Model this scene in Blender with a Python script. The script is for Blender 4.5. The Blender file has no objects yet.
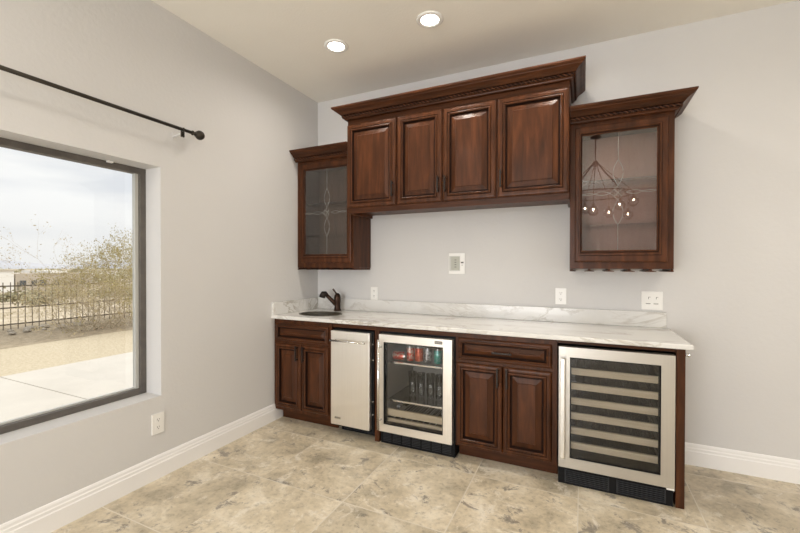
import bpy, bmesh, math, random
from mathutils import Vector
random.seed(7)
S = bpy.context.scene
C = S.collection
R = math.radians

# ------------------------------------------------------------------ camera, world, sun, daylight, exposure
cam = bpy.data.cameras.new('camera')
camo = bpy.data.objects.new('camera', cam); C.objects.link(camo)
cam.sensor_width = 36.0; cam.lens = 392.0157 / 800 * 36.0
cam.shift_y = 2.9578 / 800
cam.clip_start = 0.02; cam.clip_end = 3000
camo.location = (2.4264, -3.2314, 1.3375)
camo.rotation_mode = 'QUATERNION'
from mathutils import Quaternion
camo.rotation_quaternion = (Quaternion((0, 0, 1), 0.4372) @ Quaternion((1, 0, 0), math.pi / 2 - 0.0084) @ Quaternion((0, 0, 1), 0.0017))
S.camera = camo

w = bpy.data.worlds.new('sky'); S.world = w; w.use_nodes = True
nt = w.node_tree; nt.nodes.clear()
def N(nt, t, **k):
    n = nt.nodes.new(t)
    for a, b in k.items():
        if a in n.inputs: n.inputs[a].default_value = b
        else: setattr(n, a, b)
    return n
def ramp(nt, stops):
    n = nt.nodes.new('ShaderNodeValToRGB'); e = n.color_ramp.elements
    e[0].position, e[0].color = stops[0][0], (*stops[0][1], 1)
    e[1].position, e[1].color = stops[-1][0], (*stops[-1][1], 1)
    for p, c in stops[1:-1]:
        x = e.new(p); x.color = (*c, 1)
    return n
tc = N(nt, 'ShaderNodeTexCoord'); mp = N(nt, 'ShaderNodeMapping'); mp.inputs['Scale'].default_value = (1.6, 1.6, 9)
nz = N(nt, 'ShaderNodeTexNoise', Scale=1.3, Detail=5.0, Roughness=.5)
cr = ramp(nt, [(.36, (.80, .825, .87)), (.46, (.90, .91, .93)), (.56, (1, 1, 1))])
sx = N(nt, 'ShaderNodeSeparateXYZ'); hr = ramp(nt, [(0, (1, 1, 1)), (.14, (0, 0, 0))])
mx = N(nt, 'ShaderNodeMixRGB'); mx.inputs[2].default_value = (.90, .895, .89, 1)
bg = N(nt, 'ShaderNodeBackground', Strength=1.0); wo = N(nt, 'ShaderNodeOutputWorld')
L = nt.links.new
L(tc.outputs['Generated'], mp.inputs[0]); L(mp.outputs[0], nz.inputs['Vector']); L(nz.outputs['Fac'], cr.inputs[0])
L(tc.outputs['Generated'], sx.inputs[0]); L(sx.outputs['Z'], hr.inputs[0]); L(hr.outputs[0], mx.inputs[0])
zr = ramp(nt, [(.30, (1, 1, 1)), (.60, (1.7, 1.7, 1.7))]); zm = N(nt, 'ShaderNodeMixRGB', blend_type='MULTIPLY'); zm.inputs[0].default_value = 1
L(sx.outputs['Z'], zr.inputs[0]); L(mx.outputs[0], zm.inputs[1]); L(zr.outputs[0], zm.inputs[2])   # upper sky, out of view, brightened to add light on the window reveal
L(cr.outputs[0], mx.inputs[1]); L(zm.outputs[0], bg.inputs[0]); L(bg.outputs[0], wo.inputs[0])

def light(name, kind, loc, energy, col=(1, 1, 1), rot=None, **k):
    l = bpy.data.lights.new(name, kind); l.energy = energy; l.color = col
    for a, b in k.items(): setattr(l, a, b)
    o = bpy.data.objects.new(name, l); C.objects.link(o); o.location = loc
    if rot: o.rotation_euler = rot
    return o
sun = light('sun', 'SUN', (0, 0, 20), 3.0, (1, .95, .87), angle=R(.6))
sun.rotation_euler = Vector((-.22, -.72, -.62)).to_track_quat('-Z', 'Y').to_euler()
# added area lights filling in daylight from unseen rear and right openings
light('rear_daylight_fill', 'AREA', (1.15, -6.95, 1.3), 140, (.97, .98, 1), (R(112), 0, 0), shape='RECTANGLE', size=2.1, size_y=2.2)
light('side_daylight_fill', 'AREA', (6.32, -4.3, 1.35), 28, (.97, .98, 1), (R(112), 0, R(90)), shape='RECTANGLE', size=2.6, size_y=2.2)
LAMP_W = 5.5
S.view_settings.view_transform = 'Standard'; S.view_settings.look = 'None'
S.view_settings.exposure = 0.04; S.view_settings.gamma = 1; S.view_settings.use_curve_mapping = False
S.cycles.max_bounces = 10; S.cycles.diffuse_bounces = 6; S.cycles.glossy_bounces = 4
S.cycles.transparent_max_bounces = 12; S.cycles.caustics_reflective = False; S.cycles.caustics_refractive = False
S.cycles.use_denoising = True; S.cycles.sample_clamp_indirect = 4

# ------------------------------------------------------------------ helpers
ORG = {}
def tag(o, label=None, cat=None, group=None, kind=None):
    if label: o['label'] = label
    if cat: o['category'] = cat
    if group: o['group'] = group
    if kind: o['kind'] = kind
    return o
def thing(name, loc, label, cat, group=None):
    o = bpy.data.objects.new(name, None); C.objects.link(o); o.location = loc
    o.empty_display_size = .05
    ORG[o.name] = Vector(loc)
    return tag(o, label, cat, group)
class MB:
    """collects shapes in world coordinates and links them as one mesh"""
    def __init__(s): s.v = []; s.f = []; s.m = []; s.sm = []
    def add(s, vs, fs, mi=0, smooth=False):
        b = len(s.v); s.v += [tuple(v) for v in vs]
        s.f += [tuple(b + i for i in f) for f in fs]; s.m += [mi] * len(fs); s.sm += [smooth] * len(fs)
        return s
    def box(s, x0, x1, y0, y1, z0, z1, mi=0, bev=0):
        if bev:
            bm = bmesh.new(); bmesh.ops.create_cube(bm, size=1)
            for v in bm.verts: v.co = ((x0 + x1) / 2 + v.co.x * (x1 - x0), (y0 + y1) / 2 + v.co.y * (y1 - y0), (z0 + z1) / 2 + v.co.z * (z1 - z0))
            bmesh.ops.bevel(bm, geom=bm.edges[:], offset=bev, segments=2, affect='EDGES', profile=.6)
            bm.verts.index_update()
            s.add([v.co.copy() for v in bm.verts], [[v.index for v in f.verts] for f in bm.faces], mi); bm.free(); return s
        vs = [(x, y, z) for x in (x0, x1) for y in (y0, y1) for z in (z0, z1)]
        return s.add(vs, [(0, 1, 3, 2), (4, 6, 7, 5), (0, 4, 5, 1), (2, 3, 7, 6), (0, 2, 6, 4), (1, 5, 7, 3)], mi)
    def rings(s, loops, mis=None, cap0=False, cap1=False, smooth=False, closed=True, mi=0):
        n = len(loops[0]); b = len(s.v)
        for l in loops: s.v += [tuple(p) for p in l]
        for i in range(len(loops) - 1):
            for k in range(n if closed else n - 1):
                a, c = k, (k + 1) % n
                s.f.append((b + i * n + a, b + i * n + c, b + (i + 1) * n + c, b + (i + 1) * n + a))
                s.m.append(mis[i] if mis else mi); s.sm.append(smooth)
        if cap0: s.f.append(tuple(b + k for k in range(n))[::-1]); s.m.append(mis[0] if mis else mi); s.sm.append(False)
        if cap1: s.f.append(tuple(b + (len(loops) - 1) * n + k for k in range(n))); s.m.append(mis[-1] if mis else mi); s.sm.append(False)
        return s
    def tube(s, pts, r, n=8, mi=0, smooth=True, cap=True):
        pts = [Vector(p) for p in pts]; rr = r if isinstance(r, (list, tuple)) else [r] * len(pts)
        loops = []; ref = None
        for i, p in enumerate(pts):
            d = (pts[min(i + 1, len(pts) - 1)] - pts[max(i - 1, 0)])
            if d.length < 1e-9: d = Vector((0, 0, 1))
            d.normalize()
            if ref is None: ref = Vector((0, 0, 1)) if abs(d.z) < .9 else Vector((1, 0, 0))
            a = d.cross(ref).normalized(); c = d.cross(a).normalized(); ref = -c if False else ref
            loops.append([p + (a * math.cos(2 * math.pi * k / n) + c * math.sin(2 * math.pi * k / n)) * rr[i] for k in range(n)])
        return s.rings(loops, cap0=cap, cap1=cap, smooth=smooth, mi=mi)
    def lathe(s, c, prof, n=24, axis='z', mi=0, smooth=True, cap0=True, cap1=True):
        c = Vector(c); loops = []
        for r, h in prof:
            l = []
            for k in range(n):
                a = 2 * math.pi * k / n; u, v = r * math.cos(a), r * math.sin(a)
                l.append(c + (Vector((u, v, h)) if axis == 'z' else Vector((u, h, v)) if axis == 'y' else Vector((h, u, v))))
            loops.append(l)
        return s.rings(loops, cap0=cap0, cap1=cap1, smooth=smooth, mi=mi)
    def ball(s, c, r, n=12, sq=(1, 1, 1), mi=0):
        m = n // 2
        loops = [[(c[0] + sq[0] * r * math.sin(math.pi * (i + .02) / (m + .04)) * math.cos(2 * math.pi * k / n),
                   c[1] + sq[1] * r * math.sin(math.pi * (i + .02) / (m + .04)) * math.sin(2 * math.pi * k / n),
                   c[2] - sq[2] * r * math.cos(math.pi * (i + .02) / (m + .04))) for k in range(n)] for i in range(m + 1)]
        return s.rings(loops, cap0=True, cap1=True, smooth=True, mi=mi)
    def build(s, name, mats, parent=None, fix=True):
        me = bpy.data.meshes.new(name)
        o = bpy.data.objects.new(name, me)
        org = ORG[parent.name] if parent else Vector((0, 0, 0))
        if not parent and s.v:
            xs, ys, zs = zip(*s.v); org = Vector(((min(xs) + max(xs)) / 2, (min(ys) + max(ys)) / 2, min(zs)))
            o.location = org
        me.from_pydata([Vector(v) - org for v in s.v], [], s.f)
        for m in (mats if isinstance(mats, (list, tuple)) else [mats]): me.materials.append(m)
        me.polygons.foreach_set('material_index', s.m); me.polygons.foreach_set('use_smooth', s.sm)
        if fix:
            bm = bmesh.new(); bm.from_mesh(me); bmesh.ops.recalc_face_normals(bm, faces=bm.faces); bm.to_mesh(me); bm.free()
        me.update(); C.objects.link(o)
        ORG[o.name] = org.copy()
        if parent: o.parent = parent
        return o
def struct(name, mb, m, **k):
    o = mb.build(name, m, **k); o['kind'] = 'structure'; return o
def copy_tree(o, parent=None):
    c = o.copy(); C.objects.link(c); c.parent = parent
    for ch in list(o.children): copy_tree(ch, c)
    return c

# ------------------------------------------------------------------ materials
def mat(name, col=(.8, .8, .8), rough=.5, metal=0., spec=.5, coat=0., emit=None, es=1.):
    m = bpy.data.materials.new(name); m.use_nodes = True
    b = m.node_tree.nodes['Principled BSDF']
    b.inputs['Base Color'].default_value = (*col, 1); b.inputs['Roughness'].default_value = rough
    b.inputs['Metallic'].default_value = metal; b.inputs['Specular IOR Level'].default_value = spec
    b.inputs['Coat Weight'].default_value = coat; b.inputs['Coat Roughness'].default_value = .15
    if emit: b.inputs['Emission Color'].default_value = (*emit, 1); b.inputs['Emission Strength'].default_value = es
    return m
def noisy(name, stops, scale=5., stretch=(1, 1, 1), rough=.5, detail=6., dist=0., bump=0., bscale=60., metal=0., coat=0., spec=.5, rot=(0, 0, 0), nrough=.55):
    m = mat(name, (.5, .5, .5), rough, metal, spec, coat); nt = m.node_tree; b = nt.nodes['Principled BSDF']; L = nt.links.new
    tc = N(nt, 'ShaderNodeTexCoord'); mp = N(nt, 'ShaderNodeMapping'); mp.inputs['Scale'].default_value = stretch; mp.inputs['Rotation'].default_value = rot
    nz = N(nt, 'ShaderNodeTexNoise', Scale=scale, Detail=detail, Distortion=dist, Roughness=nrough); cr = ramp(nt, stops)
    L(tc.outputs['Object'], mp.inputs[0]); L(mp.outputs[0], nz.inputs['Vector']); L(nz.outputs['Fac'], cr.inputs[0]); L(cr.outputs[0], b.inputs['Base Color'])
    if bump:
        n2 = N(nt, 'ShaderNodeTexNoise', Scale=bscale, Detail=3.); bp = N(nt, 'ShaderNodeBump', Strength=bump, Distance=.004)
        L(tc.outputs['Object'], n2.inputs['Vector']); L(n2.outputs['Fac'], bp.inputs['Height']); L(bp.outputs[0], b.inputs['Normal'])
    return m
def srgb(r, g, b): return tuple(((c / 255 + .055) / 1.055) ** 2.4 if c > 10 else c / 255 / 12.92 for c in (r, g, b))
WALLC = (.655, .645, .635)
M = {}
M['wall'] = noisy('painted_wall', [(.3, tuple(c * .985 for c in WALLC)), (.7, WALLC)], 3., rough=.75, bump=.25, bscale=45., spec=.2)
M['ceiling'] = noisy('painted_ceiling', [(.3, (.87, .84, .775)), (.7, (.89, .86, .795))], 3., rough=.85, bump=.3, bscale=60., spec=.1)
M['trim'] = mat('white_trim', (.86, .85, .84), .35)
M['plate'] = mat('white_plastic', (.85, .84, .81), .3)
M['slot'] = mat('socket_slots', (.12, .11, .10), .5)
def wood(name, a, b, c, st, rough=.34):
    m = noisy(name, [(.28, a), (.5, b), (.74, c)], 3.2, st, rough, 7., .35, coat=.07, spec=.16)
    return m
WA, WB, WC = (.032, .0115, .0047), (.064, .0215, .0080), (.112, .038, .0135)
M['wood'] = wood('cherry_wood', WA, WB, WC, (7, 7, .9), .38)
M['woodh'] = wood('cherry_wood_across', WA, WB, WC, (.9, 7, 9), .38)
M['glaze'] = mat('dark_glazed_groove', (.018, .007, .004), .6, spec=.12)
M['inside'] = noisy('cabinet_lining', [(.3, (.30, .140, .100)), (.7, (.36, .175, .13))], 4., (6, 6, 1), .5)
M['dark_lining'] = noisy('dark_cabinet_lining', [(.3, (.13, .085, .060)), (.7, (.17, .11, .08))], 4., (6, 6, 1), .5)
M['bronze'] = mat('oil_rubbed_bronze', (.020, .014, .011), .42, .2, .3)
M['faucet'] = mat('faucet_bronze', (.042, .022, .014), .3, .8); M['basin'] = mat('dark_basin', (.040, .033, .020), .45)
M['black'] = mat('black_plastic', (.007, .007, .008), .5, spec=.15)
M['dark'] = mat('dark_liner', (.026, .027, .031), .55, spec=.3)
M['grey_liner'] = mat('grey_liner', (.42, .41, .39), .45)
M['iron'] = mat('rod_iron', (.035, .028, .02), .45, .5); M['hazed_iron'] = mat('haze_lightened_iron', (.10, .078, .055), .7, .1)  # fence iron made browner and paler to carry haze and daylight
M['chrome'] = mat('polished_steel', (.75, .74, .72), .18, 1.)
M['wire'] = mat('wire_steel', (.45, .45, .44), .3, 1.)
M['beech'] = noisy('pale_beech', [(.3, (.58, .47, .31)), (.7, (.70, .59, .41))], 3., (1, 8, 20), .5)
M['frame'] = noisy('window_frame_bronze', [(.3, (.085, .075, .066)), (.7, (.13, .115, .10))], 12., (1, 1, 1), .5)
M['bead'] = mat('glazing_bead', (.55, .55, .52), .5)
M['lead'] = mat('lead_came', (.42, .40, .37), .35, .8)
M['bulb'] = mat('lit_lens', (1, 1, 1), .5, emit=(1, .95, .86), es=14)
M['spark'] = mat('lit_bulb', (1, 1, 1), .5, emit=(1, .86, .66), es=40)
M['reflector'] = mat('lamp_reflector', (.9, .89, .86), .25)
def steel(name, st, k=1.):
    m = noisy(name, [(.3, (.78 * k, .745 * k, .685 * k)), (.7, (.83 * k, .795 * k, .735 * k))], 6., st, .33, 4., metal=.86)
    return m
M['satin'] = steel('reflection_darkened_steel', (60, 60, .6), .66); M['satinh'] = steel('reflection_darkened_steel_across', (.6, 60, 60), .66)  # same steel darkened in colour for the dimmer room reflection on the wine fridge
M['steel'] = steel('brushed_steel', (60, 60, .6)); M['steelh'] = steel('brushed_steel_across', (.6, 60, 60))
def glass(name, tint=(1, 1, 1), refl=1.0, rough=0.0):
    m = bpy.data.materials.new(name); m.use_nodes = True; nt = m.node_tree; nt.nodes.clear(); L = nt.links.new
    t = N(nt, 'ShaderNodeBsdfTransparent'); t.inputs[0].default_value = (*tint, 1)
    g = N(nt, 'ShaderNodeBsdfGlossy'); g.inputs['Roughness'].default_value = rough; g.inputs[0].default_value = (1, 1, 1, 1)
    f = N(nt, 'ShaderNodeFresnel', IOR=1.5); mu = N(nt, 'ShaderNodeMath', operation='MULTIPLY'); mu.inputs[1].default_value = refl
    mu.use_clamp = True; mi = N(nt, 'ShaderNodeMixShader'); o = N(nt, 'ShaderNodeOutputMaterial')
    L(f.outputs[0], mu.inputs[0]); L(mu.outputs[0], mi.inputs[0]); L(t.outputs[0], mi.inputs[1]); L(g.outputs[0], mi.inputs[2]); L(mi.outputs[0], o.inputs[0])
    return m
M['pane'] = glass('window_glass', (.98, .985, .98), .6)
M['cabglass'] = glass('cabinet_glass', (.95, .94, .93), 1.5)
M['seedy'] = glass('textured_cabinet_glass', (.88, .87, .86), .8, .12)
M['fridgeglass'] = glass('fridge_glass', (.93, .93, .93), .7)
M['wineglass'] = glass('smoked_glass', (.90, .905, .92), .8)
M['clear'] = glass('clear_glass', (.985, .99, .985), .9)

def marble(name, base, vein, sc=1.6, rough=.12):
    m = mat(name, base, rough); nt = m.node_tree; b = nt.nodes['Principled BSDF']; L = nt.links.new
    tc = N(nt, 'ShaderNodeTexCoord'); mp = N(nt, 'ShaderNodeMapping'); mp.inputs['Scale'].default_value = (1, 2.2, 2.2); mp.inputs['Rotation'].default_value = (.3, .2, .35)
    n1 = N(nt, 'ShaderNodeTexNoise', Scale=sc, Detail=8., Distortion=1.2, Roughness=.6)
    r1 = ramp(nt, [(.462, (0, 0, 0)), (.492, (1, 1, 1)), (.522, (0, 0, 0))])
    n2 = N(nt, 'ShaderNodeTexNoise', Scale=sc * 1.2, Detail=5.); r2 = ramp(nt, [(.40, (.1, .1, .1)), (.66, (1, 1, 1))])
    mu = N(nt, 'ShaderNodeMath', operation='MULTIPLY'); n3 = N(nt, 'ShaderNodeTexNoise', Scale=sc * 1.5, Detail=5., Distortion=.6)
    r3 = ramp(nt, [(.35, tuple(c * .92 for c in base)), (.6, base)])
    mx = N(nt, 'ShaderNodeMixRGB'); mx.inputs[2].default_value = (*vein, 1)
    L(tc.outputs['Object'], mp.inputs[0])
    for n in (n1, n2, n3): L(mp.outputs[0], n.inputs['Vector'])
    L(n1.outputs[0], r1.inputs[0]); L(n2.outputs[0], r2.inputs[0]); L(r1.outputs[0], mu.inputs[0]); L(r2.outputs[0], mu.inputs[1])
    L(n3.outputs[0], r3.inputs[0]); L(r3.outputs[0], mx.inputs[1]); L(mu.outputs[0], mx.inputs[0]); L(mx.outputs[0], b.inputs['Base Color'])
    return m
M['marble'] = marble('white_marble', (.75, .74, .715), (.42, .385, .33))

def floor_mat():
    m = mat('travertine_tile', rough=.32); nt = m.node_tree; b = nt.nodes['Principled BSDF']; L = nt.links.new
    ge = N(nt, 'ShaderNodeNewGeometry'); sp = N(nt, 'ShaderNodeSeparateXYZ'); L(ge.outputs['Position'], sp.inputs[0])
    def ma(op, a, bb=None, c=None):
        n = N(nt, 'ShaderNodeMath', operation=op)
        for i, x in enumerate((a, bb, c)):
            if x is None: continue
            if isinstance(x, (int, float)): n.inputs[i].default_value = x
            else: L(x, n.inputs[i])
        return n.outputs[0]
    T = .605
    ux = ma('DIVIDE', ma('ADD', sp.outputs[0], -1.197 + T * 20), T); uy = ma('DIVIDE', ma('ADD', sp.outputs[1], 1.365 + T * 20), T)
    def dist(u): return ma('ABSOLUTE', ma('SUBTRACT', ma('FRACT', ma('ADD', u, .5)), .5))
    dx, dy = dist(ux), dist(uy)
    # one wide tile takes two cells beside the left wall (no joint at x = 0.6)
    near = ma('LESS_THAN', ma('ABSOLUTE', ma('SUBTRACT', sp.outputs[0], .592)), .1)
    dx = ma('ADD', dx, near)
    line = ma('LESS_THAN', ma('MINIMUM', dx, dy), .0052)
    cid = N(nt, 'ShaderNodeCombineXYZ'); L(ma('FLOOR', ux), cid.inputs[0]); L(ma('FLOOR', uy), cid.inputs[1])
    wn = N(nt, 'ShaderNodeTexWhiteNoise'); L(cid.outputs[0], wn.inputs[0])
    off = N(nt, 'ShaderNodeVectorMath', operation='MULTIPLY_ADD'); L(wn.outputs['Color'], off.inputs[0]); off.inputs[1].default_value = (6, 6, 6); L(ge.outputs['Position'], off.inputs[2])
    vec = off.outputs[0]
    n1 = N(nt, 'ShaderNodeTexNoise', Scale=4.0, Detail=11., Distortion=.3, Roughness=.66); L(vec, n1.inputs['Vector'])
    r1 = ramp(nt, [(.34, (.38, .330, .245)), (.44, (.55, .475, .350)), (.53, (.64, .56, .425)), (.64, (.76, .69, .56))]); L(n1.outputs[0], r1.inputs[0])
    n2 = N(nt, 'ShaderNodeTexNoise', Scale=5.5, Detail=13., Distortion=.5, Roughness=.75); L(vec, n2.inputs['Vector'])
    r2 = ramp(nt, [(.385, (1, 1, 1)), (.425, (0, 0, 0))]); L(n2.outputs[0], r2.inputs[0])
    m1 = N(nt, 'ShaderNodeMixRGB'); m1.inputs[2].default_value = (.25, .22, .185, 1); L(ma('MULTIPLY', r2.outputs[0], .9), m1.inputs[0]); L(r1.outputs[0], m1.inputs[1])
    n3 = N(nt, 'ShaderNodeTexNoise', Scale=5.0, Detail=13., Distortion=.7, Roughness=.78); L(vec, n3.inputs['Vector'])
    r3 = ramp(nt, [(.55, (0, 0, 0)), (.60, (1, 1, 1))]); L(n3.outputs[0], r3.inputs[0])
    m2 = N(nt, 'ShaderNodeMixRGB'); m2.inputs[2].default_value = (.82, .77, .68, 1); L(ma('MULTIPLY', r3.outputs[0], .6), m2.inputs[0]); L(m1.outputs[0], m2.inputs[1])
    tint = ma('MULTIPLY_ADD', wn.outputs['Value'], .16, .92)
    m3 = N(nt, 'ShaderNodeVectorMath', operation='SCALE'); L(m2.outputs[0], m3.inputs[0]); L(tint, m3.inputs['Scale'])
    fine = N(nt, 'ShaderNodeTexNoise', Scale=38., Detail=8., Roughness=.7); L(vec, fine.inputs['Vector'])
    rf = ramp(nt, [(.36, (.72, .70, .67)), (.46, (1, 1, 1)), (.62, (1.1, 1.09, 1.07))]); L(fine.outputs[0], rf.inputs[0])
    mf = N(nt, 'ShaderNodeMixRGB', blend_type='MULTIPLY'); mf.inputs[0].default_value = .8; L(m3.outputs[0], mf.inputs[1]); L(rf.outputs[0], mf.inputs[2])
    m4 = N(nt, 'ShaderNodeMixRGB'); m4.inputs[2].default_value = (.70, .64, .54, 1); L(line, m4.inputs[0]); L(mf.outputs[0], m4.inputs[1])
    L(m4.outputs[0], b.inputs['Base Color'])
    L(ma('MULTIPLY_ADD', n2.outputs[0], .25, .22), b.inputs['Roughness'])
    bp = N(nt, 'ShaderNodeBump', Strength=.25, Distance=.003); L(ma('SUBTRACT', n2.outputs[0], line), bp.inputs['Height']); L(bp.outputs[0], b.inputs['Normal'])
    return m
M['floor'] = floor_mat()

# ------------------------------------------------------------------ room shell
H = 2.978; XR = 6.3; YB = -7.0
WY0, WY1, WZ0, WZ1 = -3.9, -1.622, .512, 1.962     # left window opening
struct('floor', MB().box(-.3, XR + .2, YB - .2, .2, -.12, 0), M['floor'])
struct('ceiling', MB().box(-.3, XR + .2, YB - .2, .2, H, H + .15), M['ceiling'])
struct('wall_back', MB().box(-.3, XR + .2, 0, .2, 0, H), M['wall'])
TW = .22
lw = MB()
lw.box(-TW, 0, WY1, 0, 0, H); lw.box(-TW, 0, YB, WY0, 0, H); lw.box(-TW, 0, WY0, WY1, 0, WZ0); lw.box(-TW, 0, WY0, WY1, WZ1, H)
struct('wall_left', lw, M['wall'])
rw = MB(); rw.box(XR, XR + .2, -3.0, 0, 0, H); rw.box(XR, XR + .2, YB, -5.6, 0, H); rw.box(XR, XR + .2, -5.6, -3.0, 2.45, H)
struct('wall_right', rw, M['wall'])
bw = MB(); bw.box(-.2, .05, YB - .2, YB, 0, H); bw.box(2.25, XR + .2, YB - .2, YB, 0, H); bw.box(.05, 2.25, YB - .2, YB, 2.45, H)
struct('wall_rear', bw, M['wall'])

# baseboards: stepped profile swept along the wall
BPROF = [(0, 0), (.017, 0), (.017, .092), (.013, .098), (.0125, .112), (.009, .118), (.008, .130), (.004, .140), (.001, .1433), (0, .1433)]
def baseboard(name, horiz, a, b, wall):
    mb = MB()
    if horiz: loops = [[(x, wall - o, z) for o, z in BPROF] for x in (a, b)]
    else: loops = [[(wall + o, y, z) for o, z in BPROF] for y in (a, b)]
    mb.rings(loops, cap0=True, cap1=True); struct(name, mb, M['trim'])
baseboard('baseboard_left', False, YB, -.517, 0)
baseboard('baseboard_back', True, 2.944, XR, 0)

# window
win = struct('window_1', MB().box(-.20, -.146, WY1 - .036, WY1, WZ0, WZ1, bev=.003).box(-.20, -.146, WY0, WY0 + .036, WZ0, WZ1)
             .box(-.20, -.146, WY0 + .036, WY1 - .036, WZ1 - .036, WZ1, bev=.003).box(-.20, -.146, WY0 + .036, WY1 - .036, WZ0, WZ0 + .036, bev=.003), M['frame'])
MB().box(-.196, -.168, WY1 - .056, WY1 - .036, WZ0 + .036, WZ1 - .036).box(-.196, -.176, WY0 + .036, WY1 - .056, WZ0 + .036, WZ0 + .044).build('glazing_bead', M['bead'], win)
MB().box(-.187, -.184, WY0 + .03, WY1 - .03, WZ0 + .03, WZ1 - .03).build('pane', M['pane'], win)
# small white alarm sensor clip at the head of the window
sc = MB().box(-.140, -.118, -1.86, -1.83, WZ1 - .012, WZ1, bev=.002).build('window_sensor', M['plate'])
tag(sc, 'tiny white sensor clip under the head of the window', 'sensor')

# ------------------------------------------------------------------ countertop and splashes
CW, CD, CH, CT = 2.967, .6505, .914, .029
SX, SY, SRX, SRY = .320, -.385, .195, .150
def countertop():
    bm = bmesh.new(); n = 40
    # rounded nose profile at front and right edges
    prof = [(-.006, 0), (-.002, -.002), (0, -.007), (0, -.021), (-.002, -.027), (-.007, -CT)]
    outer = []
    for o, z in prof:
        outer.append([bm.verts.new((.001, -.001, CH + z)), bm.verts.new((.001, -CD - o, CH + z)), bm.verts.new((CW + o - .0, -CD - o, CH + z)), bm.verts.new((CW + o, -.001, CH + z))])
    for i in range(len(prof) - 1):
        for k in range(4): bm.faces.new((outer[i][k], outer[i][(k + 1) % 4], outer[i + 1][(k + 1) % 4], outer[i + 1][k]))
    hole = []
    for z in (0, -CT):
        hole.append([bm.verts.new((SX + SRX * math.cos(2 * math.pi * k / n), SY + SRY * math.sin(2 * math.pi * k / n), CH + z)) for k in range(n)])
    for k in range(n): bm.faces.new((hole[0][k], hole[1][k], hole[1][(k + 1) % n], hole[0][(k + 1) % n]))
    for out, ho in ((outer[0], hole[0]), (outer[-1], hole[1])):
        es = []
        for l in (out, ho):
            for i in range(len(l)):
                a, b = l[i], l[(i + 1) % len(l)]
                e = bm.edges.get((a, b)) or bm.edges.new((a, b)); es.append(e)
        bmesh.ops.triangle_fill(bm, use_beauty=True, edges=es)
    bmesh.ops.recalc_face_normals(bm, faces=bm.faces)
    me = bpy.data.meshes.new('countertop'); bm.to_mesh(me); bm.free(); me.materials.append(M['marble'])
    o = bpy.data.objects.new('countertop', me); C.objects.link(o)
    return tag(o, 'long white veined marble countertop running over the base cabinets and fridges', 'countertop')
countertop()
tag(MB().box(.022, 2.947, -.022, -.001, CH + .0005, CH + .109, bev=.0025).build('backsplash', M['marble']),
    'low marble upstand along the back wall behind the countertop', 'backsplash')
tag(MB().box(.001, .0215, -.649, -.001, CH + .0005, CH + .109, bev=.0025).build('backsplash', M['marble']),
    'short marble upstand on the left wall beside the sink', 'backsplash')

# sink
sk = thing('sink', (SX, SY, .72), 'dark oval bronze bar sink let into the marble counter', 'sink')
mb = MB(); n = 40
mb.rings([[(SX + a * math.cos(2 * math.pi * k / n), SY + b * math.sin(2 * math.pi * k / n), z) for k in range(n)]
          for a, b, z in ((.205, .160, CH + .0006), (.204, .159, CH + .003), (.188, .143, CH + .003), (.184, .139, CH - .004), (.178, .133, .86), (.165, .12, .78), (.13, .09, .755), (.03, .03, .748))], smooth=True)
mb.build('basin', M['basin'], sk)
MB().lathe((SX, SY, .747), [(.001, 0), (.03, 0), (.03, .004), (.02, .005), (.001, .003)], 20).build('drain', M['bronze'], sk)

# faucet
fx, fy = .315, -.115
fa = thing('faucet', (fx, fy, CH), 'bronze single-lever pull-out faucet behind the oval sink', 'faucet')
MB().lathe((fx, fy, CH), [(.001, .001), (.036, .001), (.036, .008), (.032, .014), (.029, .03), (.028, .07), (.031, .085), (.032, .125), (.027, .150), (.013, .166), (.001, .168)], 24).build('body', M['faucet'], fa)
d = Vector((-.62, -.28, .68)).normalized()
p0 = Vector((fx, fy, CH + .045)) + d * .015
MB().tube([p0, p0 + d * .05, p0 + d * .10, p0 + d * .132], [.021, .0195, .018, .018], 14).build('spout', M['faucet'], fa)
p1 = p0 + d * .128
MB().tube([p1 + Vector((0, 0, 0)), p1 + d * .022 + Vector((0, 0, -.002)), p1 + d * .038 + Vector((-.004, -.001, -.014)), p1 + d * .044 + Vector((-.008, -.004, -.034)), p1 + d * .046 + Vector((-.012, -.005, -.052))],
          [.020, .026, .030, .0295, .029], 16).build('spray_head', M['bronze'], fa)
MB().tube([(fx - .004, fy, CH + .155), (fx - .022, fy - .006, CH + .176), (fx - .036, fy - .012, CH + .200), (fx - .043, fy - .015, CH + .207)], [.009, .0075, .009, .0075], 10).build('lever', M['faucet'], fa)

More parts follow.
